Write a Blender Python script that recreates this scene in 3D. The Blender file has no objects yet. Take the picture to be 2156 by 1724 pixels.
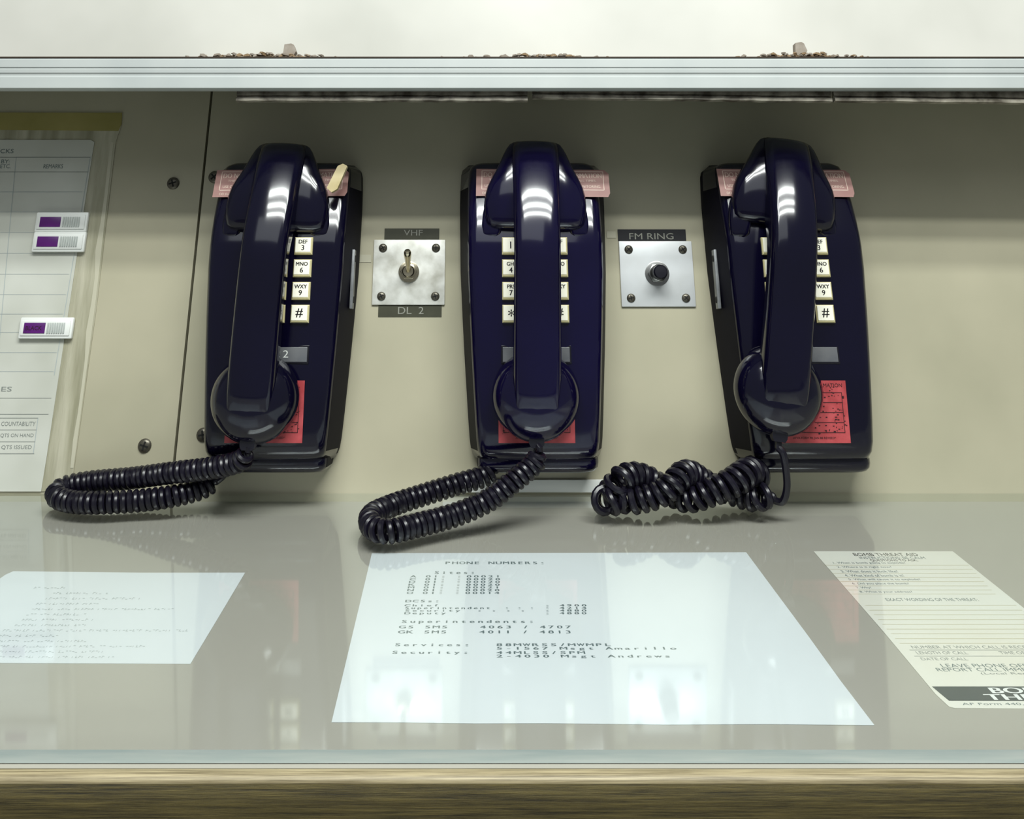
import bpy, bmesh, math, random
from mathutils import Vector, Matrix
random.seed(7)
sc = bpy.context.scene
try:
    sc.view_settings.view_transform = 'Standard'
    sc.view_settings.look = 'None'
except Exception: pass

# ------------------------------------------------------------------ camera
F = 1920.0; PX0, PY0 = 1015.0, 100.0
PHI = math.atan(263 / F); H = 0.2815
D = 0.854; ALPHA = math.radians(10.7)
cam_pos = Vector((0, -D, H))
cd = bpy.data.cameras.new('camera'); cam = bpy.data.objects.new('camera', cd)
sc.collection.objects.link(cam); sc.camera = cam
cd.sensor_fit = 'HORIZONTAL'; cd.sensor_width = 36; cd.lens = F / 2156 * 36
cd.shift_x = (1078 - PX0) / 2156; cd.shift_y = -(862 - PY0) / 2156
cd.clip_start = 0.01
cam.location = cam_pos; cam.rotation_euler = (math.pi / 2 + PHI, 0, 0)
UP = Vector((0, -math.sin(PHI), math.cos(PHI))); FW = Vector((0, math.cos(PHI), math.sin(PHI)))
def ray(px, py):
    return Vector((1, 0, 0)) * ((px - PX0) / F) + UP * ((PY0 - py) / F) + FW
SA, CA = math.sin(ALPHA), math.cos(ALPHA)
WM = Matrix(((1, 0, 0, 0), (0, SA, -CA, 0), (0, CA, SA, 0), (0, 0, 0, 1)))
WI = WM.inverted(); I4 = Matrix.Identity(4)
NV = Vector((0, -CA, SA))
def on_wall(px, py, n=0.0):
    d = ray(px, py); t = (n - cam_pos.dot(NV)) / d.dot(NV)
    p = WI @ (cam_pos + d * t); return (p.x, p.y)
def on_counter(px, py, z=0.0):
    d = ray(px, py); t = (z - H) / d.z; return cam_pos + d * t
def at_y(px, py, y):
    d = ray(px, py); t = (y + D) / d.y; return cam_pos + d * t

# ------------------------------------------------------------------ materials
def mat(name, col, rough=0.5, metal=0.0, col2=None, nscale=20, namt=1.0, coat=0.0, bump=0.0, stretch=None, spec=None, detail=4, nrough=0.5, bias=0.0, bdist=0.001):
    m = bpy.data.materials.new(name); m.use_nodes = True
    nt = m.node_tree; b = nt.nodes['Principled BSDF']
    b.inputs['Base Color'].default_value = (*col, 1); b.inputs['Roughness'].default_value = rough
    b.inputs['Metallic'].default_value = metal; b.inputs['Coat Weight'].default_value = coat
    b.inputs['Coat Roughness'].default_value = 0.06
    if spec is not None: b.inputs['Specular IOR Level'].default_value = spec
    tc = nt.nodes.new('ShaderNodeTexCoord'); mp = nt.nodes.new('ShaderNodeMapping')
    nt.links.new(tc.outputs['Object'], mp.inputs['Vector'])
    if stretch: mp.inputs['Scale'].default_value = stretch
    nz = nt.nodes.new('ShaderNodeTexNoise'); nz.inputs['Scale'].default_value = nscale; nz.inputs['Detail'].default_value = detail
    nz.inputs['Roughness'].default_value = nrough
    nt.links.new(mp.outputs['Vector'], nz.inputs['Vector'])
    if col2 is not None:
        cr = nt.nodes.new('ShaderNodeValToRGB')
        cr.color_ramp.elements[0].position = 0.5 + bias - 0.22 / namt; cr.color_ramp.elements[1].position = 0.5 + bias + 0.22 / namt
        cr.color_ramp.elements[0].color = (*col, 1); cr.color_ramp.elements[1].color = (*col2, 1)
        nt.links.new(nz.outputs['Fac'], cr.inputs['Fac']); nt.links.new(cr.outputs['Color'], b.inputs['Base Color'])
    if bump:
        bp = nt.nodes.new('ShaderNodeBump'); bp.inputs['Strength'].default_value = bump; bp.inputs['Distance'].default_value = bdist
        nt.links.new(nz.outputs['Fac'], bp.inputs['Height']); nt.links.new(bp.outputs['Normal'], b.inputs['Normal'])
    return m
def S(r, g, b):
    f = lambda c: (c / 255 / 12.92) if c / 255 < 0.04045 else ((c / 255 + 0.055) / 1.055) ** 2.4
    return (f(r), f(g), f(b))
M = {}
M['wall'] = mat('painted_panel', S(160, 156, 134), 0.4, col2=S(180, 174, 151), nscale=6, bump=0.1)
M['upper'] = mat('white_painted_wall', S(174, 173, 165), 0.5, col2=S(200, 198, 191), nscale=5, bump=0.2)
M['dark'] = mat('dark_gap', S(10, 10, 8), 0.8)
M['trim'] = mat('brushed_trim_metal', S(166, 171, 170), 0.35, 0.0, col2=S(178, 182, 180), nscale=15)
M['trimdark'] = mat('trim_brown_line', S(60, 45, 30), 0.6)  # dark brown line along the top of the ledge trim
M['strip'] = mat('grimy_channel', S(150, 144, 130), 0.55, 0.0, col2=S(70, 63, 50), nscale=70, namt=1.6)
M['counter'] = mat('laminate_counter', S(166, 162, 151), 0.5, col2=S(158, 155, 145), nscale=3)
M['plastic'] = mat('glossy_black_plastic', S(6, 5, 21), 0.13, col2=S(9, 7, 30), nscale=9, coat=0.3, spec=0.38)
M['plasticv'] = mat('glossy_violet_black_plastic', S(8, 5, 30), 0.13, col2=S(12, 8, 43), nscale=9, coat=0.3, spec=0.38)
M['plasticside'] = mat('satin_black_plastic_side', S(8, 7, 18), 0.6, col2=S(12, 10, 24), nscale=9, spec=0.1)
M['plastic2'] = mat('matte_black_plastic', S(12, 11, 22), 0.35)
M['cord'] = mat('black_cord_rubber', S(12, 10, 20), 0.3, col2=S(18, 15, 28), nscale=40, spec=0.45)
M['key'] = mat('cream_key', S(246, 243, 226), 0.35)
M['keyside'] = mat('cream_key_skirt', S(206, 196, 150), 0.4)
M['ink'] = mat('black_ink', S(20, 18, 22), 0.6)
M['greyink'] = mat('faded_ink', S(125, 130, 126), 0.7)
M['faintink'] = mat('very_faint_ink', S(164, 172, 172), 0.7)
M['tealink'] = mat('printed_grey_ink', S(96, 110, 110), 0.7)
M['pink'] = mat('faded_pink_sticker', S(168, 128, 120), 0.5, col2=S(154, 110, 104), nscale=50)
M['pinktxt'] = mat('pale_sticker_print', S(228, 206, 190), 0.5)
M['red'] = mat('red_sticker', S(156, 54, 58), 0.5, col2=S(182, 76, 80), nscale=90, namt=1.5)
M['redink'] = mat('dark_red_print', S(40, 6, 12), 0.6)
M['window'] = mat('grey_label_window', S(115, 116, 118), 0.2, col2=S(80, 82, 88), nscale=30)
M['plate'] = mat('aluminium_plate', S(232, 232, 226), 0.42, 0.25, col2=S(170, 168, 156), nscale=55, namt=1.1, bias=.06)
M['plate2'] = mat('clean_aluminium_plate', S(215, 218, 220), 0.4, 0.3, col2=S(200, 202, 202), nscale=30)
M['bracket'] = mat('dull_bracket_metal', S(150, 152, 154), 0.45, 0.4, col2=S(110, 112, 114), nscale=60)
M['chrome'] = mat('chrome', S(200, 190, 165), 0.2, 1.0)
M['chrome2'] = mat('plain_steel_nut', S(150, 150, 148), 0.3, 1.0)
M['screw'] = mat('dark_screw', S(92, 88, 78), 0.35, 0.6)
M['tape'] = mat('embossed_label_tape', S(58, 58, 46), 0.35, col2=S(70, 70, 56), nscale=40)
M['tapeb'] = mat('black_embossed_tape', S(30, 30, 33), 0.35)
M['tapetxt'] = mat('embossed_white', S(124, 124, 114), 0.5, col2=S(146, 146, 136), nscale=300)
M['cream'] = mat('cream_form_paper', S(216, 217, 208), 0.6, col2=S(212, 209, 194), nscale=8)
M['bluepaper'] = mat('blue_white_paper', S(216, 221, 221), 0.6, col2=S(208, 214, 215), nscale=5)
M['chart'] = mat('chart_paper', S(206, 207, 199), 0.25, col2=S(182, 183, 172), nscale=14, bump=.35, bdist=.004, detail=2)
M['oldtape'] = mat('yellowed_tape', S(138, 130, 68), 0.5, col2=S(158, 148, 88), nscale=20)
M['plasticsheet'] = mat('clouded_plastic_sheet', S(146, 143, 120), 0.18, col2=S(184, 180, 160), nscale=9, bump=.8, bdist=.004, stretch=(9, 1, 1), namt=1.3)
M['white'] = mat('white_plastic', S(226, 228, 224), 0.4)
M['purple'] = mat('purple_tab', S(72, 24, 92), 0.35, col2=S(98, 30, 120), nscale=40)
M['ribs'] = mat('grey_ribbed_plastic', S(176, 182, 178), 0.4)
M['rubble'] = mat('plaster_crumbs', S(156, 148, 138), 0.9, col2=S(108, 96, 82), nscale=60)
M['glue'] = mat('brown_adhesive', S(104, 82, 54), 0.8, col2=S(142, 120, 92), nscale=90, bump=0.6)
M['woodtop'] = mat('worn_wood_edge', S(82, 70, 42), 0.5, col2=S(176, 162, 128), nscale=9, stretch=(2, 110, 110), namt=1.3, detail=10, nrough=.7, bias=-.02)
M['woodface'] = mat('dark_stained_wood', S(14, 11, 4), 0.5, col2=S(122, 108, 60), nscale=9, stretch=(2.0, 95, 95), namt=1.5, bump=0.6, detail=14, nrough=.85, bias=.02)
M['stub'] = mat('cream_stub', S(206, 192, 154), 0.6, col2=S(172, 154, 106), nscale=40)
M['formline'] = mat('form_rule_ink', S(186, 178, 150), 0.6)
M['cleartape'] = mat('old_clear_tape', S(188, 184, 164), 0.25)
M['floor'] = mat('floor_tiles', S(120, 116, 104), 0.6, col2=S(104, 100, 92), nscale=3)
M['bar'] = mat('black_print_bar', S(58, 66, 68), 0.6)
g = bpy.data.materials.new('sheet_glass'); g.use_nodes = True; nt = g.node_tree
for n in list(nt.nodes): nt.nodes.remove(n)
o = nt.nodes.new('ShaderNodeOutputMaterial'); mx = nt.nodes.new('ShaderNodeMixShader'); fr = nt.nodes.new('ShaderNodeFresnel')
tr = nt.nodes.new('ShaderNodeBsdfTransparent'); gl = nt.nodes.new('ShaderNodeBsdfGlossy')
geo = nt.nodes.new('ShaderNodeNewGeometry'); mr = nt.nodes.new('ShaderNodeMapRange')
IOR = 2.1
mr.inputs['To Min'].default_value = IOR; mr.inputs['To Max'].default_value = 1 / IOR
nt.links.new(geo.outputs['Backfacing'], mr.inputs['Value']); nt.links.new(mr.outputs[0], fr.inputs['IOR'])
tr.inputs['Color'].default_value = (0.965, 0.98, 0.985, 1); gl.inputs['Roughness'].default_value = 0.06; gl.inputs['Color'].default_value = (.91, .99, 1, 1)
nt.links.new(fr.outputs[0], mx.inputs[0]); nt.links.new(tr.outputs[0], mx.inputs[1]); nt.links.new(gl.outputs[0], mx.inputs[2]); nt.links.new(mx.outputs[0], o.inputs[0])
M['glass'] = g
g2 = bpy.data.materials.new('clear_underside'); g2.use_nodes = True; nt = g2.node_tree
for n in list(nt.nodes): nt.nodes.remove(n)
o = nt.nodes.new('ShaderNodeOutputMaterial'); tr = nt.nodes.new('ShaderNodeBsdfTransparent'); nt.links.new(tr.outputs[0], o.inputs[0])
M['clear'] = g2
M['glassedge'] = mat('glass_edge', S(178, 194, 194), 0.15, col2=S(204, 213, 210), nscale=40, stretch=(.5, 8, 8))

# ------------------------------------------------------------------ mesh builder
_tc = {}
def raw_text(s):
    c = bpy.data.curves.new('t', 'FONT'); c.body = s; c.resolution_u = 3; c.fill_mode = 'FRONT'
    ob = bpy.data.objects.new('t', c); sc.collection.objects.link(ob)
    dg = bpy.context.evaluated_depsgraph_get()
    me = bpy.data.meshes.new_from_object(ob.evaluated_get(dg))
    vs = [v.co.copy() for v in me.vertices]; fs = [tuple(p.vertices) for p in me.polygons]
    bpy.data.objects.remove(ob); bpy.data.curves.remove(c); bpy.data.meshes.remove(me)
    return vs, fs
def text_geo(s):
    if s in _tc: return _tc[s]
    vs, fs = raw_text(s)
    x0 = min(v.x for v in vs); x1 = max(v.x for v in vs); y0 = min(v.y for v in vs); y1 = max(v.y for v in vs)
    vs = [((v.x - x0) / (x1 - x0), (v.y - y0) / (y1 - y0)) for v in vs]
    _tc[s] = (vs, fs, (x1 - x0) / (y1 - y0)); return _tc[s]
_cc = {}
def char_geo(ch):
    if ch not in _cc:
        vs, fs = raw_text(ch); x0 = min(v.x for v in vs); x1 = max(v.x for v in vs)
        _cc[ch] = ([(v.x - (x0 + x1) / 2, v.y) for v in vs], fs, x1 - x0)
    return _cc[ch]

class MB:
    def __init__(s): s.v = []; s.f = []; s.m = []; s.mats = []
    def mi(s, k):
        if k not in s.mats: s.mats.append(k)
        return s.mats.index(k)
    def add(s, vs, fs, k, T=None):
        b = len(s.v); i = s.mi(k)
        for v in vs:
            v = Vector(v); s.v.append(T @ v if T is not None else v)
        for f in fs: s.f.append([b + j for j in f]); s.m.append(i)
    def box(s, x0, x1, y0, y1, z0, z1, k, bev=0.0, T=None):
        bm = bmesh.new(); bmesh.ops.create_cube(bm, size=1)
        for v in bm.verts: v.co = Vector(((x0 + x1) / 2 + v.co.x * (x1 - x0), (y0 + y1) / 2 + v.co.y * (y1 - y0), (z0 + z1) / 2 + v.co.z * (z1 - z0)))
        if bev: bmesh.ops.bevel(bm, geom=bm.edges[:], offset=bev, segments=2, profile=0.5, affect='EDGES')
        bm.verts.index_update()
        s.add([v.co.copy() for v in bm.verts], [[v.index for v in f.verts] for f in bm.faces], k, T); bm.free()
    def prism(s, poly, z0, z1, k, T=None):
        n = len(poly)
        vs = [(x, y, z0) for x, y in poly] + [(x, y, z1) for x, y in poly]
        fs = [list(range(n))[::-1], list(range(n, 2 * n))] + [[i, (i + 1) % n, n + (i + 1) % n, n + i] for i in range(n)]
        s.add(vs, fs, k, T)
    def quad(s, x0, x1, y0, y1, z, k, T=None): s.add([(x0, y0, z), (x1, y0, z), (x1, y1, z), (x0, y1, z)], [[0, 1, 2, 3]], k, T)
    def poly(s, pts, z, k, T=None): s.add([(x, y, z) for x, y in pts], [list(range(len(pts)))], k, T)
    def loft(s, rings, k, T=None, cap=True, closed=True):
        n = len(rings[0]); vs = [p for r in rings for p in r]; fs = []
        for a in range(len(rings) - 1):
            for i in range(n if closed else n - 1):
                j = (i + 1) % n; fs.append([a * n + i, a * n + j, (a + 1) * n + j, (a + 1) * n + i])
        if cap: fs.append(list(range(n))[::-1]); fs.append([(len(rings) - 1) * n + i for i in range(n)])
        s.add(vs, fs, k, T)
    def lathe(s, cx, cy, prof, k, seg=32, T=None, sx=1.0, sy=1.0):
        s.loft([[(cx + r * sx * math.cos(2 * math.pi * i / seg), cy + r * sy * math.sin(2 * math.pi * i / seg), z) for i in range(seg)] for r, z in prof], k, T)
    def text(s, st, x0, x1, y0, y1, z, k, T=None):
        vs, fs, a = text_geo(st)
        s.add([(x0 + u * (x1 - x0), y0 + w * (y1 - y0), z) for u, w in vs], fs, k, T)
    def mono(s, st, x0, x1, y0, h, z, k):
        cw = (x1 - x0) / len(st); sy = h / .70
        for i, ch in enumerate(st):
            if ch == ' ': continue
            vs, fs, w = char_geo(ch)
            tw = min(.80 * cw, w / .55 * cw * .74); sx = tw / max(w, .02)
            if ch in ':.,': sx = .26 * cw / w
            for dx, dz in ((-.00018, 0), (.00018, .00001)):
                s.add([(x0 + (i + .5) * cw + x * sx + dx, y0 + y * sy, z + dz) for x, y in vs], fs, k)
    def text_c(s, st, cx, cy, h, z, k, T=None, wmul=1.0, wmax=None):
        a = text_geo(st)[2] * h * wmul
        if wmax and a > wmax: a = wmax
        s.text(st, cx - a / 2, cx + a / 2, cy - h / 2, cy + h / 2, z, k, T)
    def tube(s, pts, r, k, seg=8, rads=None):
        rings = []; n = None
        for i, p in enumerate(pts):
            t = (pts[min(i + 1, len(pts) - 1)] - pts[max(i - 1, 0)]).normalized()
            if n is None: n = t.orthogonal().normalized()
            n = (n - t * n.dot(t)).normalized(); b = t.cross(n)
            rr = rads[i] if rads else r
            rings.append([p + n * rr * math.cos(2 * math.pi * j / seg) + b * rr * math.sin(2 * math.pi * j / seg) for j in range(seg)])
        s.loft(rings, k)
    def finish(s, name, frame=I4, parent=None, label=None, cat=None, smooth=True, kind=None, group=None, base=None, angle=35, side=None):
        if base is None:
            c = Vector(((min(v.x for v in s.v) + max(v.x for v in s.v)) / 2, (min(v.y for v in s.v) + max(v.y for v in s.v)) / 2, (min(v.z for v in s.v) + max(v.z for v in s.v)) / 2))
        else: c = Vector(base)
        me = bpy.data.meshes.new(name); me.from_pydata([tuple(v - c) for v in s.v], [], s.f)
        for k in s.mats: me.materials.append(M[k])
        for p, i in zip(me.polygons, s.m): p.material_index = i; p.use_smooth = smooth
        bm = bmesh.new(); bm.from_mesh(me); bmesh.ops.remove_doubles(bm, verts=bm.verts, dist=1e-7)
        solid = [f for f in bm.faces]
        bmesh.ops.recalc_face_normals(bm, faces=[f for f in solid if not any(e.is_boundary for e in f.edges)])
        bm.to_mesh(me); bm.free()
        if smooth: me.set_sharp_from_angle(angle=math.radians(angle))
        if side:
            me.materials.append(M[side]); k = len(me.materials) - 1
            for p in me.polygons:
                if abs(p.normal.x) > .93: p.material_index = k
        ob = bpy.data.objects.new(name, me); sc.collection.objects.link(ob)
        place(ob, frame @ Matrix.Translation(c), parent)
        if label: ob['label'] = label
        if cat: ob['category'] = cat
        if kind: ob['kind'] = kind
        if group: ob['group'] = group
        return ob
WORLD = {}
def place(ob, Mw, parent=None):
    WORLD[ob.name] = Mw
    if parent is not None:
        ob.parent = parent; ob.matrix_parent_inverse = WORLD[parent.name].inverted()
    ob.matrix_basis = Mw
def empty(name, Mw, label, cat, group=None):
    e = bpy.data.objects.new(name, None); sc.collection.objects.link(e); e.empty_display_size = 0.02
    place(e, Mw); e['label'] = label; e['category'] = cat
    if group: e['group'] = group
    return e

# ------------------------------------------------------------------ setting
NL = .125
xs_t = on_wall(449, 187)[0]; xs_b = on_wall(370, 968)[0]
s_led_b = on_wall(1000, 187, NL)[1]; s_led_t = on_wall(1000, 119, NL)[1]
SH = s_led_t + .012
STOP = SH - .001
def seamx(s):
    s1 = on_wall(449, 187)[1]; s0 = on_wall(370, 968)[1]
    return xs_b + (xs_t - xs_b) * (s - s0) / (s1 - s0)
b = MB(); b.prism([(seamx(-.008), -.008), (1.6, -.008), (1.6, STOP), (seamx(STOP), STOP)], -.012, 0, 'wall'); b.finish('wall_back', WM, kind='structure', smooth=False)
b = MB(); b.prism([(-1.6, -.008), (seamx(-.008) - .0024, -.008), (seamx(STOP) - .0024, STOP), (-1.6, STOP)], -.012, 0, 'wall'); b.finish('wall_left', WM, kind='structure', smooth=False)
b = MB(); b.box(-1.6, 1.6, -.008, STOP, -.02, -.0125, 'dark'); b.finish('wall_rear', WM, kind='structure', smooth=False)
b = MB(); b.box(-1.6, 1.6, s_led_t + .0004, 1.3, .06, NL - .028, 'upper'); b.finish('wall_upper', WM, kind='structure', smooth=False)
L = s_led_t - s_led_b
prof = [(0, NL - .008), (0, NL - .002), (.03, NL), (.36, NL), (.41, NL - .0012), (.46, NL - .0012), (.50, NL - .0002), (.60, NL), (.62, NL - .0008), (.65, NL - .0008), (.67, NL), (.90, NL), (.94, NL - .0008), (.955, NL - .004), (1.0, NL - .004), (1.0, .0605), (1.4, .0595), (1.4, .0005), (1.22, .0005), (.85, NL - .008)]
b = MB(); b.loft([[(x, s_led_b + a * L, n) for a, n in prof] for x in (-1.6, 1.6)], 'trim')
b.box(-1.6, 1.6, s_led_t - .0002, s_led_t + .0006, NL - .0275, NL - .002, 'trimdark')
b.finish('trim_1', WM, kind='structure', angle=15)
b = MB(); b.box(-2.5, 2.5, -3, .6, -.80, -.78, 'floor'); b.finish('floor', kind='structure', smooth=False)
def strip(px0, px1, py1, droop):
    n = NL - .010
    x0, _ = on_wall(px0, py1, n); x1, _ = on_wall(px1, py1, n); _, sB = on_wall(px0, py1, n); _, sB1 = on_wall(px1, py1 + droop, n)
    b = MB()
    N = 30; rings = []
    for i in range(N + 1):
        t = i / N; x = x0 + (x1 - x0) * t; sb = sB + (sB1 - sB) * t + random.uniform(-.0003, .0003)
        sT2 = s_led_b + .006
        rings.append([(x, sT2, n - .005), (x, sT2, n), (x, sb + .005, n), (x, sb + .0046, n - .0018), (x, sb + .0034, n - .0018), (x, sb + .003, n + .0008), (x, sb, n + .0012), (x, sb - .0002, n - .005)])
    b.loft(rings, 'strip')
    return b.finish('channel_strip', WM, label='grimy off-white metal channel strip hanging under the ledge', cat='metal strip', group='channel strips under the ledge', angle=20)
strip(497, 1111, 212, 0); strip(1121, 1751, 206, 8); strip(1758, 2600, 213, 8)
def crumbs(px, w, py=118, big=None, hm=.0046):
    n = NL - .012; x, _ = on_wall(px, py, n); half = w * .00040 / 2
    b = MB(); rings = []; z0 = s_led_t + .0007
    for i in range(81):
        t = -1 + 2 * i / 80; h = hm * (1 - t * t) ** .9 * (0.7 + .45 * random.random()) + .0003
        xx = x + t * half
        rings.append([(xx, z0, n - .012), (xx, z0 + h, n - .002), (xx, z0 + h * .9, n + .003), (xx, z0, n + .008)])
    b.loft(rings, 'glue')
    ob = b.finish('dried_adhesive', WM, label='crusty brown dried adhesive on top of the ledge', cat='adhesive residue', smooth=False); ob['kind'] = 'stuff'
    b = MB()
    for i in range(int(w / 3)):
        xx = x + random.gauss(0, .62) * half; r = random.uniform(.0006, .0021)
        nn = n + random.uniform(.003, .009)
        lift = hm * .7 * max(0, 1 - ((xx - x) / half) ** 2) * random.random()
        T = Matrix.Translation((xx, z0 + r * .4 + lift, nn)) @ Matrix.Rotation(random.uniform(-.35, .35), 4, 'Z') @ Matrix.Rotation(random.random(), 4, 'Y')
        rr = [random.uniform(.6, 1.3) for _ in range(5)]
        poly = [(-r * 1.6 * rr[0], -r * .4), (r * 1.5 * rr[1], -r * .4), (r * 1.2 * rr[2], r * .3), (r * .2, r * .7 * rr[3]), (-r * 1.2 * rr[4], r * .4)]
        b.prism(poly, -r * .8, r * .8, 'rubble' if random.random() < .6 else 'glue', T=T)
    ob = b.finish('plaster_crumbs', WM, label='small grey plaster flakes scattered along the ledge', cat='rubble', smooth=False); ob['kind'] = 'stuff'
    if big:
        bx, by, bw, bh = big
        xx, ss = on_wall(bx, by, n + .002); r = bw * .0004 / 2
        _, s1 = on_wall(bx, by - bh / 2, n + .002); zz = z0 + hm * .3
        hh = s1 - zz
        b = MB()
        b.prism([(xx - r, zz), (xx + r * .5, zz), (xx + r, zz + hh * .45), (xx + r * .6, zz + hh * .9), (xx + r * .2, zz + hh), (xx - r * .8, zz + hh * .93), (xx - r * .9, zz + hh * .4)], n - .004, n + .003, 'rubble')
        b.finish('plaster_chunk', WM, label='grey broken plaster chunk resting on the ledge', cat='rubble', smooth=False)
crumbs(560, 290, big=(610, 102, 30, 20)); crumbs(1680, 240, big=(1685, 99, 28, 20)); crumbs(1130, 250, hm=.0022)

# ------------------------------------------------------------------ counter
zc = -.0066
yf = on_counter(1000, 1578, 0).y; yw = on_counter(1000, 1617, zc).y; yw2 = on_counter(1000, 1636, zc).y
b = MB(); b.box(-1.6, 1.6, yw, .015, -.035, zc, 'counter'); b.finish('countertop', label='tan laminate console countertop under sheet glass', cat='countertop', smooth=False)
b = MB(); b.box(-1.6, 1.6, yf, -.0005, zc + .0006, 0, 'glass')
ob = b.finish('glass_sheet', label='thick clear glass sheet covering the countertop', cat='glass sheet', smooth=False)
ob.data.materials.append(M['glassedge']); ob.data.materials.append(M['clear'])
for p in ob.data.polygons:
    if p.normal.z < .5: p.material_index = 2
    if p.normal.y < -.5: p.material_index = 1
b = MB()
yy = yw2 - yw
pr_top = [(yw - .0003, zc - .0025), (yw - .0003, zc), (yw + yy * .3, zc + .0005), (yw + yy * .75, zc + .0002), (yw + yy, zc - .0010), (yw + yy * 1.1, zc - .002), (yw + yy * 1.1, zc - .0025)]
b.loft([[(x, y, z) for y, z in pr_top] for x in (-1.6, 1.6)], 'woodtop')
pr_f = [(yw - .0003, zc - .0026), (yw + yy * 1.1, zc - .0026), (yw + yy * 1.3, zc - .006), (yw + yy * 1.4, zc - .011), (yw + yy * 1.4, -.085), (yw - .0003, -.085)]
b.loft([[(x, y, z) for y, z in pr_f] for x in (-1.6, 1.6)], 'woodface')
b.finish('counter_edge', label='worn dark-stained wooden edge moulding of the counter', cat='wood edge')

zp = zc + .0001
def cxy(px, py): p = on_counter(px, py, zp); return (p.x, p.y)
def ctext(b, st, x0, x1, py, hpx, k='tealink'):
    a = cxy(x0, py + hpx / 2); c = cxy(x1, py + hpx / 2); t = cxy(x0, py - hpx / 2)
    b.text(st, a[0], c[0], a[1], t[1], zp + .00025, k)
def mtext(b, st, x0, x1, py, hpx, k='tealink'):
    a = cxy(x0, py + hpx / 2); c = cxy(x1, py + hpx / 2); t = cxy(x0, py - hpx / 2)
    b.mono(st, a[0], c[0], a[1], t[1] - a[1], zp + .00025, k)
def cline(b, x0, x1, py, th, k='greyink'):
    a = cxy(x0, py); c = cxy(x1, py); b.quad(a[0], c[0], a[1] - th / 2, a[1] + th / 2, zp + .00025, k)
def ticks(b, x0, x1, py, hpx=4.5, cw=7.0, k='faintink'):
    x = x0
    while x < x1:
        for i in range(random.randint(2, 9)):
            if x >= x1: break
            a = cxy(x, py + hpx / 2); c = cxy(x + cw * .66, py + hpx / 2); t = cxy(x, py - hpx / 2)
            h = t[1] - a[1]; w = c[0] - a[0]; r = random.random()
            if r < .6: b.quad(a[0], a[0] + w * .28, a[1], t[1] - (h * .3 if r < .3 else 0), zp + .00025, k)
            if r > .2:
                y0 = a[1] + h * random.choice((0, .35, .6)); b.quad(a[0], c[0], y0, y0 + h * .25, zp + .00026, k)
            x += cw
        x += cw
def sheet(b, pts, k): b.prism([cxy(*p) for p in pts], zp, zp + .0002, k)
b = MB(); sheet(b, [(698, 1521), (850, 1521.5), (1000, 1523.5), (1150, 1523), (1400, 1526), (1620, 1525), (1841, 1527), (1770, 1434), (1700, 1337), (1571, 1163), (1200, 1164.5), (783, 1165)], 'bluepaper')
mtext(b, 'PHONE NUMBERS:', 935, 1150, 1185.5, 5.5)
mtext(b, 'Sites:', 912, 1003, 1206, 6)
for i, (a, c) in enumerate([('A 01', '00021'), ('C 01', '00020'), ('D 01', '00020'), ('K 01', '00020'), ('M 01', '00021'), ('N 01', '00020'), ('O 01', '00014')]):
    y = 1214 + i * 5.8; mtext(b, a, 862 - i * 1.2, 925 - i, y, 4.4); mtext(b, ': :', 925 - i, 975 - i * .6, y, 4.4, 'greyink'); mtext(b, c, 980 - i * .5, 1056 - i * .3, y, 4.4)
mtext(b, 'DCSs:', 852, 928, 1266, 5)
for a, c, y in (('Chief', ': 4900', 1275), ('Superintendent  : : : ', ': 4214', 1280.5), ('Security  : : : :', ': 4880', 1286), ('Deputy', ': 4880', 1291.5)):
    mtext(b, a, 850, 850 + len(a) * 15.2 if len(a) < 20 else 1140, y, 4.4); mtext(b, c, 1145, 1238, y, 4.4)
mtext(b, 'Superintendents:', 842, 1128, 1309, 6)
mtext(b, 'GS SMS', 838, 945, 1320.5, 6); mtext(b, '4063 / 4707', 1008, 1206, 1320.5, 6)
mtext(b, 'GK SMS', 836, 943, 1331, 6); mtext(b, '4011 / 4813', 1006, 1206, 1331, 6)
mtext(b, 'Services:', 828, 992, 1358, 6); mtext(b, '88MWRSS/MWMPL', 1042, 1290, 1358, 5.6); mtext(b, '5-1567 Msgt Amarillo', 1042, 1428, 1365.5, 5.6)
mtext(b, 'Security:', 822, 990, 1374, 6); mtext(b, '44MLSS/SPM', 1042, 1234, 1374.5, 5.6); mtext(b, '2-4030 Msgt Andrews', 1042, 1416, 1382, 5.6)
b.finish('paper_sheet', label='white typed sheet of phone numbers under the glass', cat='paper', smooth=False)
b = MB(); sheet(b, [(-330, 1394), (0, 1396), (401, 1398), (460, 1300), (516, 1206), (300, 1206), (28, 1203), (12, 1210), (-10, 1225), (-190, 1290)], 'bluepaper')
for i, (x0, x1) in enumerate([(70, 145), (110, 225), (95, 295), (75, 212), (65, 360), (55, 180), (45, 195), (30, 180), (5, 395), (-10, 120), (-20, 190), (-30, 300), (-60, 225), (-60, 240)]):
    ticks(b, x0, x1, 1238 + i * 11.2)
b.finish('paper_sheet', label='white sheet with faint typed instructions under the glass', cat='paper', smooth=False)
b = MB(); sheet(b, [(1713, 1161), (1860, 1330), (1970, 1462), (1998, 1488), (2010, 1491), (2400, 1494), (2330, 1420), (2006, 1161)], 'cream')
ctext(b, 'BOMB THREAT AID', 1800, 1935, 1168, 6, 'ink')
ctext(b, 'INSTRUCTIONS: BE CALM', 1812, 1950, 1175, 5, 'tealink')
ctext(b, 'QUESTIONS TO ASK:', 1835, 1935, 1180.5, 5, 'ink')
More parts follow.
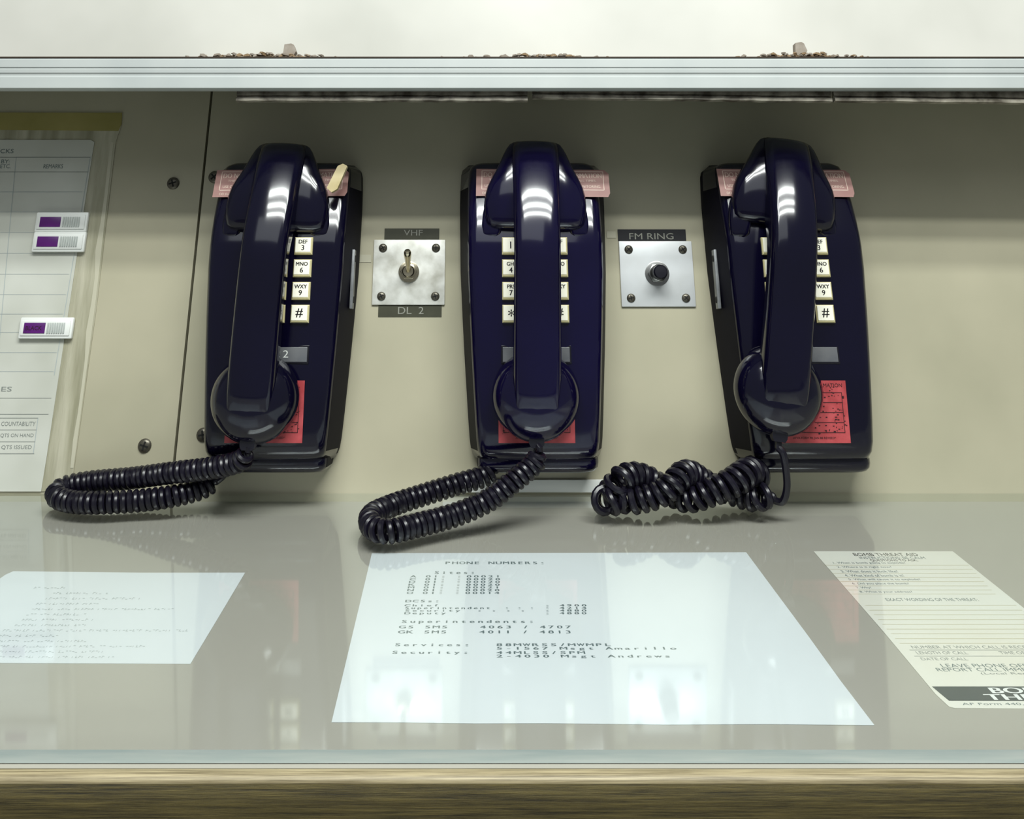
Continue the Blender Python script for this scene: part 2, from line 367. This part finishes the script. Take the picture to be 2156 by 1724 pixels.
for i, t in enumerate(['1. When is bomb going to explode?', '2. Where is it right now?', '3. What does it look like?', '4. What kind of bomb is it?', '5. What will cause it to explode?', '6. Did you place the bomb?', '7. Why?', '8. What is your address?']):
    y = 1186 + i * 8.7; x0 = 1757 + i * 8
    ctext(b, t, x0, x0 + len(t) * 4.6, y, 5, 'tealink')
    cline(b, x0 - 20, 2040 + i * 8, y + 4.4, .0006, 'formline')
ctext(b, 'EXACT WORDING OF THE THREAT:', 1868, 2062, 1263, 6, 'tealink')
for i in range(9):
    y = 1275 + i * 10; cline(b, 1822 + i * 9, 2140 + i * 12, y, .0006, 'formline')
ctext(b, 'NUMBER AT WHICH CALL IS RECEIVED:', 1922, 2200, 1363, 6, 'greyink')
cline(b, 1915, 2240, 1369, .0006); ctext(b, 'LENGTH OF CALL', 1932, 2040, 1375, 6, 'greyink'); ctext(b, 'TIME OF CALL', 2108, 2200, 1375, 6, 'greyink')
cline(b, 1925, 2250, 1382, .0006); ctext(b, 'DATE OF CALL', 1942, 2040, 1388, 6, 'greyink')
ctext(b, 'LEAVE PHONE OFF HOOK', 1985, 2240, 1402, 7.5, 'tealink'); ctext(b, 'REPORT CALL IMMEDIATELY', 1975, 2250, 1410.5, 7, 'tealink')
ctext(b, '(Local Reporting)', 2068, 2230, 1419, 5.5, 'greyink')
b.poly([cxy(1962, 1446), cxy(1998, 1476), cxy(2380, 1477), cxy(2340, 1446)], zp + .00025, 'bar')
def ct2(st, x0, x1, y0, y1, k):
    a = cxy(x0, y1); c = cxy(x1, y1); t = cxy(x0, y0)
    for dx, dz in ((-.0004, 0), (.0004, .00002)): b.text(st, a[0] + dx, c[0] + dx, a[1], t[1], zp + .0004 + dz, k)
ct2('BOMB', 2092, 2230, 1449, 1461, 'white'); ct2('THREAT', 2082, 2290, 1463, 1475, 'white')
ctext(b, 'AF Form 440, DEC 84', 2028, 2240, 1483, 5.5, 'tealink')
b.finish('paper_form', label='cream bomb threat form with ruled lines under the glass', cat='paper', smooth=False)

# ------------------------------------------------------------------ wall chart
def wp(px, py, n=0): return on_wall(px, py, n)
def wtext(b, st, x0, x1, py, hpx, n, k='greyink'):
    a = wp(x0, py + hpx / 2, n); c = wp(x1, py + hpx / 2, n); t = wp(x0, py - hpx / 2, n)
    b.text(st, a[0], c[0], a[1], t[1], n, k)
b = MB()
b.prism([wp(-260, 1034), wp(150, 1034), wp(157, 985), wp(205, 640), wp(244, 300), wp(257, 262), wp(257, 238), wp(-260, 238)], 0.0002, .001, 'plasticsheet')
b.prism([wp(-260, 272), wp(250, 276), wp(257, 262), wp(258, 238), wp(-260, 237)], .001, .0015, 'oldtape')
jag = [(wp(150 + (232 - 150) * k / 12 + random.uniform(-3, 3), 985 - (985 - 300) * k / 12)) for k in range(13)]
b.prism(jag + [wp(240, 300), wp(202, 640), wp(156, 985)], .001, .0013, 'cleartape')
chart = b.finish('wall_chart', WM, label='white ruled chart sheet taped to the panel with yellowed tape', cat='chart', smooth=False)
b = MB(); n = .0016
b.prism([wp(-260, 1034), wp(88, 1034), wp(100, 960), wp(160, 560), wp(195, 330), wp(200, 300), wp(192, 295), wp(-260, 295)], .0011, n, 'chart')
n2 = n + .0002
def wl(x0, x1, y, th=.0007, k='greyink'):
    a = wp(x0, y, n2); c = wp(x1, y, n2); b.quad(a[0], c[0], a[1] - th / 2, a[1] + th / 2, n2, k)
def wv(p0, p1, th=.0006):
    a = wp(*p0, n2); c = wp(*p1, n2); b.poly([(a[0] - th / 2, a[1]), (a[0] + th / 2, a[1]), (c[0] + th / 2, c[1]), (c[0] - th / 2, c[1])], n2, 'faintink')
wtext(b, 'CKS', 0, 28, 318, 9, n2, 'tealink'); wl(-200, 190, 331); wtext(b, 'BY:', 2, 20, 340, 8, n2, 'tealink'); wtext(b, 'ETC.', 0, 22, 350, 8, n2, 'tealink')
wtext(b, 'REMARKS', 91, 132, 350, 9, n2, 'tealink'); wl(-200, 186, 362, .0005)
for i, y in enumerate([404, 446, 489, 533, 577, 620, 661, 700, 742, 782]): wl(-200, 180 - (y - 362) * .16, y, .0004, 'faintink')
wv((34, 331), (-8, 790)); wv((190, 331), (114, 790))
wtext(b, 'ES', 2, 24, 819, 10, n2, 'greyink'); wl(-200, 108, 838, .0004); wl(-200, 102, 872, .0004)
wtext(b, 'COUNTABILITY', 2, 74, 892, 9, n2, 'greyink'); wtext(b, 'QTS ON HAND', 0, 70, 917, 9, n2, 'greyink'); wtext(b, 'QTS ISSUED', 2, 66, 942, 9, n2, 'greyink')
wl(-200, 80, 880, .0004); wl(-200, 77, 905, .0004); wl(-200, 74, 930, .0004); wl(-200, 72, 955, .0004); wv((80, 880), (70, 955))
b.finish('paper_sheet', WM, parent=chart, smooth=False)
def slider(px0, px1, py0, py1, txt=False):
    n = .0018
    x0, sT = wp(px0, py0, n + .006); x1, _ = wp(px1, py0, n + .006); _, sB = wp(px0, py1, n + .006)
    b = MB(); w = x1 - x0; h = sT - sB
    b.box(x0, x1, sB, sT, n, n + .0045, 'white', bev=.0012)
    b.box(x0 + w * .04, x1 - w * .04, sB + h * .14, sT - h * .14, n + .004, n + .0056, 'white', bev=.0006)
    e = b.finish('label_holder', WM, label='white plastic slide label holder with purple tab on the chart' if not txt else 'white plastic slide label holder with a lettered magenta tab', cat='label holder', group='label holders on the chart')
    b = MB(); b.box(x0 + w * .1, x0 + w * .5, sB + h * .25, sT - h * .25, n + .0056, n + .0062, 'purple', bev=.0002)
    if txt: b.text('BLACK', x0 + w * .14, x0 + w * .44, sB + h * .4, sB + h * .6, n + .0064, 'redink')
    b.finish('purple_tab', WM, parent=e)
    b = MB()
    for i in range(8):
        xa = x0 + w * (.54 + i * .043); b.box(xa, xa + w * .026, sB + h * .25, sT - h * .25, n + .0056, n + .0066, 'ribs', bev=.0002)
    b.finish('ribbed_grip', WM, parent=e)
slider(76, 185, 446, 488); slider(70, 180, 487, 530); slider(42, 154, 668, 713, True)

# ------------------------------------------------------------------ screws, plates
def screw_mesh(b, x, s, n, r, k='screw', rot=.6):
    b.lathe(x, s, [(r, n), (r, n + r * .15), (r * .8, n + r * .38), (r * .45, n + r * .48), (.0001, n + r * .5)], k, 20)
    T = Matrix.Translation((x, s, 0)) @ Matrix.Rotation(rot, 4, 'Z')
    z = n + r * .5
    b.box(-r * .62, r * .62, -r * .12, r * .12, z - r * .2, z + r * .03, 'dark', T=T); b.box(-r * .12, r * .12, -r * .62, r * .62, z - r * .2, z + r * .03, 'dark', T=T)
for i, (px, py) in enumerate([(365, 386), (305, 938), (452, 373), (428, 915)]):
    b = MB(); x, s = wp(px, py); screw_mesh(b, x, s, 0, .0060, rot=.3 + i)
    b.finish('screw', WM, label='dark cross-head screw fixing the wall panel', cat='screw', group='panel screws')
def plate(px0, px1, py0, py1, mk, label, name):
    n = .0002
    x0, sT = wp((px0), py0); x1, _ = wp(px1, py0); _, sB = wp(px0, py1)
    b = MB(); b.box(x0, x1, sB, sT, n, .0022, mk, bev=.0007)
    pl = b.finish(name, WM, label=label, cat='switch')
    for cx, cy in ((.13, .13), (.87, .13), (.13, .87), (.87, .87)):
        b = MB(); screw_mesh(b, x0 + (x1 - x0) * cx, sB + (sT - sB) * cy, .0022, .0040, rot=random.random() * 2)
        b.finish('screw', WM, parent=pl, label='dark cross-head screw')
    return pl, (x0 + x1) / 2, (sB + sT) / 2
pl, cx, cs = plate(788, 938, 505, 642, 'plate', 'tarnished square metal plate with a toggle switch', 'toggle_switch')
b = MB(); b.lathe(cx, cs, [(.0098, .0022), (.0098, .0035), (.0088, .0038)], 'chrome', 28)
b.lathe(cx, cs, [(.0078, .0038), (.0078, .0062), (.007, .0066)], 'chrome', 6); b.lathe(cx, cs, [(.0058, .006), (.0058, .0105), (.0048, .0115), (.0001, .0112)], 'chrome', 24); b.finish('threaded_nut', WM, parent=pl, label='brass-tinted chrome nut')
b = MB()
P0 = Vector((cx, cs, .010)); P1 = Vector((cx + .0003, cs + .017, .030))
pts = [P0 + (P1 - P0) * t for t in (0, .3, .6, .8, .93, .985, 1.0)]
b.tube(pts, 0, 'chrome', 16, [.0022, .0024, .0029, .0035, .0035, .0026, .0008]); b.finish('lever', WM, parent=pl, label='chrome toggle lever')
pl, cx, cs = plate(1302, 1455, 508, 646, 'plate2', 'square metal plate with a black push button', 'push_button_switch')
b = MB(); b.lathe(cx, cs, [(.0115, .0022), (.0115, .0030), (.0105, .0033)], 'chrome2', 28)
b.lathe(cx, cs, [(.0092, .0033), (.0092, .0062), (.008, .0068)], 'chrome2', 6); b.lathe(cx, cs, [(.0078, .0066), (.0078, .0105), (.0066, .0115), (.0001, .0112)], 'chrome2', 28); b.finish('threaded_nut', WM, parent=pl, label='steel nut')
b = MB(); b.lathe(cx, cs, [(.0066, .011), (.0066, .0205), (.0054, .0218), (.0001, .022)], 'plastic2', 24); b.finish('button', WM, parent=pl, label='black push button')
def tape(px0, px1, py0, py1, k, st, tx0, tx1, ty0, ty1, rot=0, label=''):
    x0, sT = wp(px0, py0); x1, _ = wp(px1, py0); _, sB = wp(px0, py1)
    b = MB(); b.box(x0, x1, sB, sT, .0002, .0006, k)
    a = wp(tx0, ty1); c = wp(tx1, ty1); t = wp(tx0, ty0); b.text(st, a[0], c[0], a[1], t[1], .0008, 'tapetxt')
    b.finish('embossed_label', WM, label=label, cat='label', smooth=False)
tape(810, 925, 481, 504, 'tape', 'VHF', 850, 890, 484, 496, label='dark green embossed tape label reading VHF')
tape(797, 930, 643, 667, 'tape', 'DL  2', 838, 892, 646, 661, label='dark green embossed tape label reading DL 2')
tape(1300, 1443, 483, 507, 'tapeb', 'FM RING', 1325, 1418, 491, 504, label='black embossed tape label reading FM RING')
for (a, c, d, e) in ((758, 782, 536, 552), (1277, 1296, 487, 501)):
    x0, sT = wp(a, d); x1, _ = wp(c, d); _, sB = wp(a, e)
    b = MB(); b.box(x0, x1, sB, sT, .0002, .0006, 'cleartape'); b.finish('tape_scrap', WM, label='small scrap of old clear tape on the panel', cat='tape', smooth=False)
x0, sT = wp(932, 1010, .004); x1, _ = wp(1294, 1010, .004)
b = MB(); b.box(x0, x1, .001, sT, .0002, .004, 'white', bev=.0006); b.finish('cover_strip', WM, label='white plastic cover strip at the foot of the panel', cat='cover strip')

# ------------------------------------------------------------------ telephones
S0 = 0.029
TH = 0.262
def interp(tab, t):
    if t <= tab[0][0]: return tab[0][1]
    for (a, va), (c, vc) in zip(tab, tab[1:]):
        if t <= c: return va + (vc - va) * (t - a) / (c - a)
    return tab[-1][1]
NF = [(0, .030), (.0015, .038), (.004, .0435), (.009, .0480), (.017, .0505), (.06, .0540), (.12, .0575), (.16, .0590), (.180, .0592), (.188, .0583), (.195, .0569), (.203, .0548), (.212, .0521), (.222, .0489), (.252, .0388), (.257, .0360), (.2605, .0315), (.262, .024)]
WB = [(0, .0525), (.002, .0550), (.006, .0575), (.02, .0595), (.10, .0650), (.16, .0682), (.22, .0692), (.250, .0688), (.257, .067), (.262, .0610)]
def nface(t): return interp(NF, t)
def housing_mesh(pk):
    b = MB(); rings = []
    ts = [0, .0015, .004, .009, .017, .035, .06, .09, .12, .14, .16, .172, .180, .184, .188, .1915, .195, .199, .203, .2075, .212, .217, .222, .237, .252, .257, .2605, .262]
    for t in ts:
        wb = interp(WB, t); nf = nface(t); wf = wb - .0060 - .002 * (t / TH); r = .0100; r = min(r, nf * .4)
        pts = [(-wb, .001), (-wb - .0000, .012)]
        for i in range(7):
            a = math.pi - i * (math.pi / 2) / 6
            pts.append((-wf + r + r * math.cos(a), nf - r + r * math.sin(a)))
        face = [(-.6 * wf, nf + .0008), (-.3 * wf, nf + .0013), (0, nf + .0015)]
        half = pts + face
        full = half + [(-x, n) for x, n in half[:-1][::-1]]
        rings.append([(x, t, n) for x, n in full])
    b.loft(rings, pk); return b
KEYS = ['1', 'ABC|2', 'DEF|3', 'GHI|4', 'JKL|5', 'MNO|6', 'PRS|7', 'TUV|8', 'WXY|9', '*', 'OPER|0', '#']
grp = 'wall telephones on the panel'
def phone(xc, px_h_top, px_h_bot, label, idx):
    base = WM @ Matrix.Translation((xc, S0, 0))
    e = empty('wall_telephone', base, label, 'telephone', grp)
    FR = base
    pk = 'plasticv' if idx == 1 else 'plastic'
    kx = {0: .0048, 1: -.001, 2: -.0032}[idx]
    housing_mesh(pk).finish('housing', FR, parent=e, base=(0, 0, 0), angle=50, side='plasticside')
    b = MB()
    rings = []
    for t, w, n in ((-.0090, .044, .028), (-.0086, .0475, .0330), (-.0072, .0502, .0368), (-.0045, .0518, .0395), (-.001, .0524, .0405), (.003, .0524, .0405)):
        r = .011
        half = [(-w, .001)] + [(-w + r - r * math.cos(a), n - r + r * math.sin(a)) for a in (0, .4, .8, 1.2, 1.57)] + [(0, n)]
        rings.append([(x, t, q) for x, q in half + [(-x, q) for x, q in half[:-1][::-1]]])
    b.loft(rings, pk)
    b.finish('base', FR, parent=e, side='plasticside')
    sx = 1 if xc < -.05 else (-1 if xc > .1 else 0)
    if sx:
        b = MB(); xx = .0645 * sx
        t0, t1 = .127, .180
        b.box(min(xx, xx + sx * .0030), max(xx, xx + sx * .0030), t0, t1, .020, .029, 'bracket', bev=.0006)
        for t in (t0 + .008, t1 - .008):
            T = Matrix.Translation((xx + sx * .0030, t, .0245)) @ Matrix.Rotation(sx * math.pi / 2, 4, 'Y')
            b.lathe(0, 0, [(.003, 0), (.003, .0004), (.0001, .0006)], 'dark', 14, T=T)
        b.finish('mounting_bracket', FR, parent=e, label='silver metal mounting bracket')
    for r in range(4):
        t = .1795 - r * .0194
        for c in range(3):
            st = KEYS[r * 3 + c]; x = (c - 1) * .0212 + kx; nf = nface(t - .004) + .0008
            b = MB(); hw, hh = .0080, .0076
            b.loft([[(x - w, t - h, z), (x + w, t - h, z), (x + w, t + h, z), (x - w, t + h, z)] for w, h, z in ((hw, hh, nf - .002), (hw, hh, nf + .0022), (hw - .0011, hh - .0011, nf + .0036))], 'keyside')
            b.box(x - hw + .0008, x + hw - .0014, t - hh + .0020, t + hh - .0006, nf + .003, nf + .0040, 'key', bev=.0004)
            z = nf + .0042; tx = x - .0003; ty = t + .0007
            for dx in (-.00012, .00012):
                if '|' in st:
                    a, d = st.split('|'); b.text_c(a, tx + dx, ty + .0030, .0032, z, 'ink', wmax=.0118); b.text_c(d, tx + dx, ty - .0023, .0044, z, 'ink')
                else:
                    b.text_c(st, tx + dx, ty, .0075 if st == '#' else .006, z, 'ink')
            b.finish('key', FR, parent=e, smooth=False)
    t = .088; nf = nface(t) + .0014
    b = MB(); b.box(-.0305 + kx, .0305 + kx, t - .0080, t + .0072, nf - .002, nf, 'plastic2', bev=.0004); b.box(-.029 + kx, .029 + kx, t - .0065, t + .0057, nf - .001, nf + .0004, 'window', bev=.0002)
    if idx == 0: b.text_c('2', .0105 + kx, t, .006, nf + .0006, 'white', wmul=1.2)
    b.finish('number_window', FR, parent=e, label='grey number card window', smooth=False)
    b = MB(); x0, x1 = {0: (-.033, .033), 1: (-.034, .031), 2: (-.031, .0300)}[idx]; tb, tt = .0165, .0665
    sl = math.atan2(nface(tt) - nface(tb), tt - tb)
    T = Matrix.Translation((0, tb, nface(tb) + .0017)) @ Matrix.Rotation(sl, 4, 'X')
    hh = tt - tb
    b.box(x0, x1, 0, hh, 0, .0004, 'red', T=T)
    z = .0006; xm = (x0 + x1) / 2
    for y in (.008, .016, .024, .032, .040): b.quad(x0 + .004, x1 - .004, y, y + .0005, z, 'redink', T=T)
    for x in (x0 + .004, x1 - .0045): b.quad(x, x + .0005, .008, .0405, z, 'redink', T=T)
    b.text_c('EMERGENCY INFORMATION', xm, .0462, .0030, z, 'redink', T=T, wmax=.055); b.text_c('AFVA FORM 98, JAN 88 REVISED*', xm, .0038, .0024, z, 'redink', T=T, wmax=.055)
    for i in range(150):
        x = random.uniform(x0 + .002, x1 - .003); y = random.uniform(.006, .045); b.quad(x, x + random.uniform(.0004, .0020), y, y + random.uniform(.0003, .0009), z + .0001, 'redink', T=T)
    b.finish('red_sticker', FR, parent=e, label='red emergency information sticker', smooth=False)
    b = MB(); tm = .2390; sl = math.atan2(.0388 - .0489, .030)
    xo = {0: -.0015, 1: .0085, 2: .000}[idx]; w2 = .0620
    T = Matrix.Translation((xo, tm, nface(tm) + .0020)) @ Matrix.Rotation(sl, 4, 'X') @ Matrix.Rotation(-.01 if idx else .012, 4, 'Z')
    hw = .0142
    b.prism([(-w2, -hw), (w2 - .002, -hw), (w2, -hw + .004), (w2, hw - .004), (w2 - .004, hw), (-w2, hw)], 0, .0004, 'pink', T=T)
    z = .0006
    for y in (-.0075, .0118): b.quad(-w2 + .005, w2 - .005, y, y + .0006, z, 'pinktxt', T=T)
    for x in (-w2 + .005, w2 - .0056): b.quad(x, x + .0006, -.0075, .0124, z, 'pinktxt', T=T)
    for dx in (0, .0002): b.text('DO NOT DISCUSS CLASSIFIED INFORMATION', -w2 + .007 + dx, w2 - .007 + dx, .0054, .0104, z, 'pinktxt', T=T)
    b.text('THIS TELEPHONE IS SUBJECT TO MONITORING AT ALL TIMES.', -w2 + .012, w2 - .012, .0008, .0036, z, 'pinktxt', T=T)
    b.text('USE OF THIS TELEPHONE CONSTITUTES CONSENT TO MONITORING.', -w2 + .008, w2 - .008, -.0050, -.0022, z, 'pinktxt', T=T)
    b.text('DD Form 2056', -w2 + .006, -w2 + .026, -.0124, -.0100, z, 'pinktxt', T=T)
    b.finish('warning_sticker', FR, parent=e, label='faded pink classified information warning sticker', smooth=False)
    nt_, nb_ = .09, .08
    xt, st_ = on_wall(px_h_top[0], px_h_top[1], nt_); xb, sb_ = on_wall(px_h_bot[0], px_h_bot[1], nb_)
    ang = math.atan2(-(xt - xb), st_ - sb_)
    HS = WM @ Matrix.Translation((xb, sb_, 0)) @ Matrix.Rotation(ang, 4, 'Z')
    ctr = xt - xc - (xt - xb) * .25
    for sg in (-1, 1):
        b = MB(); rings = []
        for t, xi, xo_, nn in ((.1845, .038, .0440, .053), (.1865, .034, .0468, .058), (.191, .031, .0482, .0605), (.200, .029, .0484, .0612), (.210, .026, .0474, .0608), (.220, .024, .0450, .0590), (.229, .022, .041, .056), (.237, .021, .035, .051), (.242, .021, .031, .047)):
            r = .004
            pts = [(xi, .035), (xi, nn - r)] + [(xi + r - r * math.cos(a), nn - r + r * math.sin(a)) for a in (.5, 1.0, 1.57)] + [(xo_ - r + r * math.cos(a), nn - r * 1.4 + r * 1.0 * math.sin(a)) for a in (1.3, .8, .3, 0)] + [(xo_, .035)]
            rings.append([(ctr + sg * x, t, n) for x, n in pts])
        b.loft(rings, pk); b.finish('cradle_cheek', FR, parent=e, angle=55)
    b = MB()
    ST = [(-.0040, .0720, .064, .0125, .0150), (-.0030, .0770, .063, .0140, .0172), (-.0005, .0815, .062, .0150, .0186), (.004, .0850, .062, .0156, .0194), (.010, .0877, .063, .0158, .0198), (.02, .0903, .066, .0160, .0201), (.05, .0945, .072, .0160, .0202), (.085, .0978, .077, .0160, .0201), (.110, .0995, .079, .0160, .0201), (.128, .0999, .078, .0160, .0201), (.141, .0993, .075, .0160, .0201),
          (.151, .0979, .070, .0160, .0202), (.161, .0957, .063, .0160, .0203), (.171, .0929, .058, .0160, .0205), (.182, .0892, .055, .0160, .0207), (.193, .0850, .053, .0160, .0208), (.204, .0806, .050, .0158, .0212), (.215, .0760, .050, .0156, .0214), (.224, .0720, .048, .0154, .0214), (.2315, .0680, .048, .0150, .0210), (.2360, .0640, .049, .014, .020), (.2380, .059, .05, .012, .018)]
    rings = []
    for u, nf, nb, fw, ow in ST:
        ch = min(.0072, (nf - nb) * .4)
        half = [(-ow * .80, nb), (-ow * .98, nb + (nf - nb) * .12), (-ow, nf - ch - .0016), (-ow + .0004, nf - ch + .0002), (-fw - .0018, nf - .0025), (-fw - .0005, nf - .0013), (-fw + .0012, nf - .0005), (-fw * .5, nf + .0006), (0, nf + .0011)]
        full = half + [(-x, n) for x, n in half[:-1][::-1]]
        rings.append([(x, u, n) for x, n in full])
    b.loft(rings, pk); hs = b.finish('handset', HS, parent=e, base=(0, .1, .08), angle=38)
    b = MB(); rings = []
    for u, w, nf in ((.1560, .037, .061), (.1575, .0415, .0650), (.1615, .0448, .0685), (.169, .0464, .0705), (.178, .0468, .0712), (.187, .0460, .0710), (.195, .0440, .0702), (.202, .0408, .0690), (.209, .0370, .0674), (.217, .0332, .0652), (.225, .0298, .0630), (.231, .0268, .0606), (.2355, .0235, .0585), (.2375, .020, .056)):
        nb = .0510
        half = [(-w * .93, nb)]
        for a in (0, .12, .25, .4, .55, .7, .85, 1.0):
            th = a * math.pi / 2
            xx = w * math.cos(th) ** .75 if a < 1 else 0
            nn = nb + .003 + (nf - nb - .003) * math.sin(th) ** .62
            half.append((-xx, nn))
        full = half + [(-x, n) for x, n in half[:-1][::-1]]
        rings.append([(x, u, n) for x, n in full])
    b.loft(rings, pk); b.finish('earpiece', HS, parent=hs, angle=50)
    b = MB(); cu = .0165; R = .0375
    prof_m = [(R * .88, .0590), (R * .97, .0593), (R * .995, .0604)]
    for i in range(14):
        th = i / 13 * math.pi / 2
        prof_m.append((max(.0001, R * math.cos(th) ** .80), .0618 + .0262 * math.sin(th) ** 1.05))
    b.lathe(0, cu, prof_m, pk, 56, sy=.98)
    b.finish('mouthpiece', HS, parent=hs, angle=60)
    b = MB(); b.loft([[(-w, u, .0655), (w, u, .0655), (w, u, .0735), (-w, u, .0735)] for u, w in ((-.010, .0066), (-.0205, .0062), (-.0235, .0045))], 'plastic2')
    b.box(-.0024, .0024, -.029, -.0225, .0668, .0715, 'plastic2', bev=.0006)
    b.finish('strain_relief', HS, parent=hs)
    tip = HS @ Vector((0, -.028, .069))
    return e, tip
def catmull(P, n=24):
    out = []
    P = [P[0] * 2 - P[1]] + P + [P[-1] * 2 - P[-2]]
    for i in range(1, len(P) - 2):
        for j in range(n):
            t = j / n; a, b_, c, d = P[i - 1], P[i], P[i + 1], P[i + 2]
            out.append(.5 * ((2 * b_) + (-a + c) * t + (2 * a - 5 * b_ + 4 * c - d) * t * t + (-a + 3 * b_ - 3 * c + d) * t ** 3))
    out.append(P[-2]); return out
def resample(pts, step):
    out = [pts[0]]; acc = 0
    for a, c in zip(pts, pts[1:]):
        L_ = (c - a).length; d = step - acc
        while d <= L_ and L_ > 0: out.append(a.lerp(c, d / L_)); d += step
        acc = L_ - (d - step)
    return out
def coil(b, path, R, pitch, rc, lead=None, tail=None, per=16, jitter=0.0):
    step = pitch / per; pts = resample(catmull(path), step); n = None; out = []; N = len(pts)
    for i, p in enumerate(pts):
        t = (pts[min(i + 6, N - 1)] - pts[max(i - 6, 0)]).normalized()
        if n is None: n = t.orthogonal().normalized()
        n = (n - t * n.dot(t)).normalized(); bb = t.cross(n)
        k = min(1, i / (per * 1.2), (N - 1 - i) / (per * 1.2)); k = k * k * (3 - 2 * k)
        RR = R * (.15 + .85 * k) * (1 + jitter * math.sin(i * .021) * math.sin(i * .0037 + 1))
        a = 2 * math.pi * i / per
        out.append(p + n * RR * math.cos(a) + bb * RR * math.sin(a))
    if lead: out = resample(catmull(lead + [out[0]]), .002)[:-1] + out
    if tail: out = out + resample(catmull([out[-1]] + tail), .002)[1:]
    b.tube(out, rc, 'cord', 8)
RC = .0066
def cp(px, py, y=None): return on_counter(px, py, RC + .0028) if y is None else at_y(px, py, y)
lab = ['glossy black wall telephone with slightly tilted handset and low looped cord', 'glossy black wall telephone with straight-hanging handset and long looped cord', 'glossy black wall telephone with crooked handset and tangled twisted cord']
p1, tip1 = phone(-.1855, (578, 330), (522, 885), lab[0], 0)
b = MB()
coil(b, [cp(524, 952, -.062), cp(502, 972, -.058), cp(440, 986, -.05), cp(370, 994, -.042), cp(280, 1006, -.032), cp(190, 1014, -.0245), cp(138, 1024, -.026), cp(118, 1040, -.035), cp(145, 1055, -.045), cp(210, 1058), cp(290, 1054), cp(360, 1045, -.044), cp(420, 1030, -.036), cp(455, 1012, -.030)],
     RC, .0053, .0026, lead=[tip1, cp(523, 938, -.062)], tail=[cp(472, 1000, -.028), cp(478, 975, -.022)])
b.finish('coiled_cord', parent=p1, label='black coiled handset cord')
p2, tip2 = phone(.0480, (1131, 330), (1131, 880), lab[1], 1)
b = MB()
coil(b, [cp(1138, 950, -.064), cp(1125, 975, -.066), cp(1085, 1010, -.073), cp(1030, 1052, -.078), cp(960, 1083, -.085), cp(880, 1105), cp(820, 1118), cp(785, 1110), cp(782, 1085), cp(830, 1062, -.058), cp(890, 1042, -.046), cp(960, 1020, -.037), cp(1015, 1004, -.031), cp(1045, 988, -.027)],
     RC, .0053, .0026, lead=[tip2, cp(1135, 938, -.064)], tail=[cp(1052, 975, -.022)])
b.finish('coiled_cord', parent=p2, label='black coiled handset cord')
p3, tip3 = phone(.2825, (1678, 330), (1650, 868), lab[2], 2)
b = MB()
C0 = cp(1605, 1030, -.045); C1 = cp(1305, 1054, -.052)
def strand(ph):
    out = []
    for i in range(17):
        u = i / 16; c = C0.lerp(C1, u); am = (.0100 + .0016 * math.sin(u * 9 + ph)) * min(1, (1 - u) * 4 + .65)
        c.z = max(c.z, .0200)
        a = ph + u * math.pi * 2.4 + .3 * math.sin(u * 11)
        out.append(c + Vector((0, math.cos(a) * am, math.sin(a) * am)))
    return out
A = strand(.6); B = strand(.6 + math.pi)
path = [cp(1592, 985, -.030)] + A + [C1 + Vector((-.009, -.006, .001)), C1 + Vector((-.0135, 0, .001)), C1 + Vector((-.009, .006, .001))][::(1 if A[-1].y < B[-1].y else -1)] + B[::-1] + [cp(1628, 1052, -.05)]
coil(b, path, .0082, .0072, .0031, lead=[cp(1592, 965, -.022)], tail=[cp(1648, 1055, -.056), cp(1657, 1020, -.060), cp(1650, 960, -.062), tip3], jitter=.15)
b.finish('coiled_cord', parent=p3, label='tangled twisted black coiled cord')
b = MB(); n = .062
q = lambda x, y: wp(x, y, n)
b.prism([q(690, 398), q(700, 407), q(712, 400), q(733, 352), q(724, 347), q(713, 352)], n, n + .006, 'stub')
b.finish('cream_tag', WM, parent=p1, label='cream folded paper tag tucked behind the handset', smooth=False)

# ------------------------------------------------------------------ light
def area(name, loc, target, sx, sy, power, col=(1, 1, 1)):
    l = bpy.data.lights.new(name, 'AREA'); l.shape = 'RECTANGLE'; l.size = sx; l.size_y = sy; l.energy = power; l.color = col
    o = bpy.data.objects.new(name, l); sc.collection.objects.link(o); o.location = loc
    d = Vector(target) - Vector(loc); o.rotation_euler = d.to_track_quat('-Z', 'Y').to_euler(); return o
for i in range(3):
    yk = -.68 - i * .17
    area('ceiling_tube_light', (.15, yk, 1.40), (.15, yk + .4, .15), 1.3, .06, 13, (.96, 1, .965))
area('ceiling_fill_light', (-.3, -2.0, 1.8), (0, 0, .1), 1.8, .8, 7, (.92, .98, 1))
w = bpy.data.worlds.new('room'); sc.world = w; w.use_nodes = True
bg = w.node_tree.nodes['Background']; bg.inputs['Color'].default_value = (.80, .86, .87, 1); bg.inputs['Strength'].default_value = .22
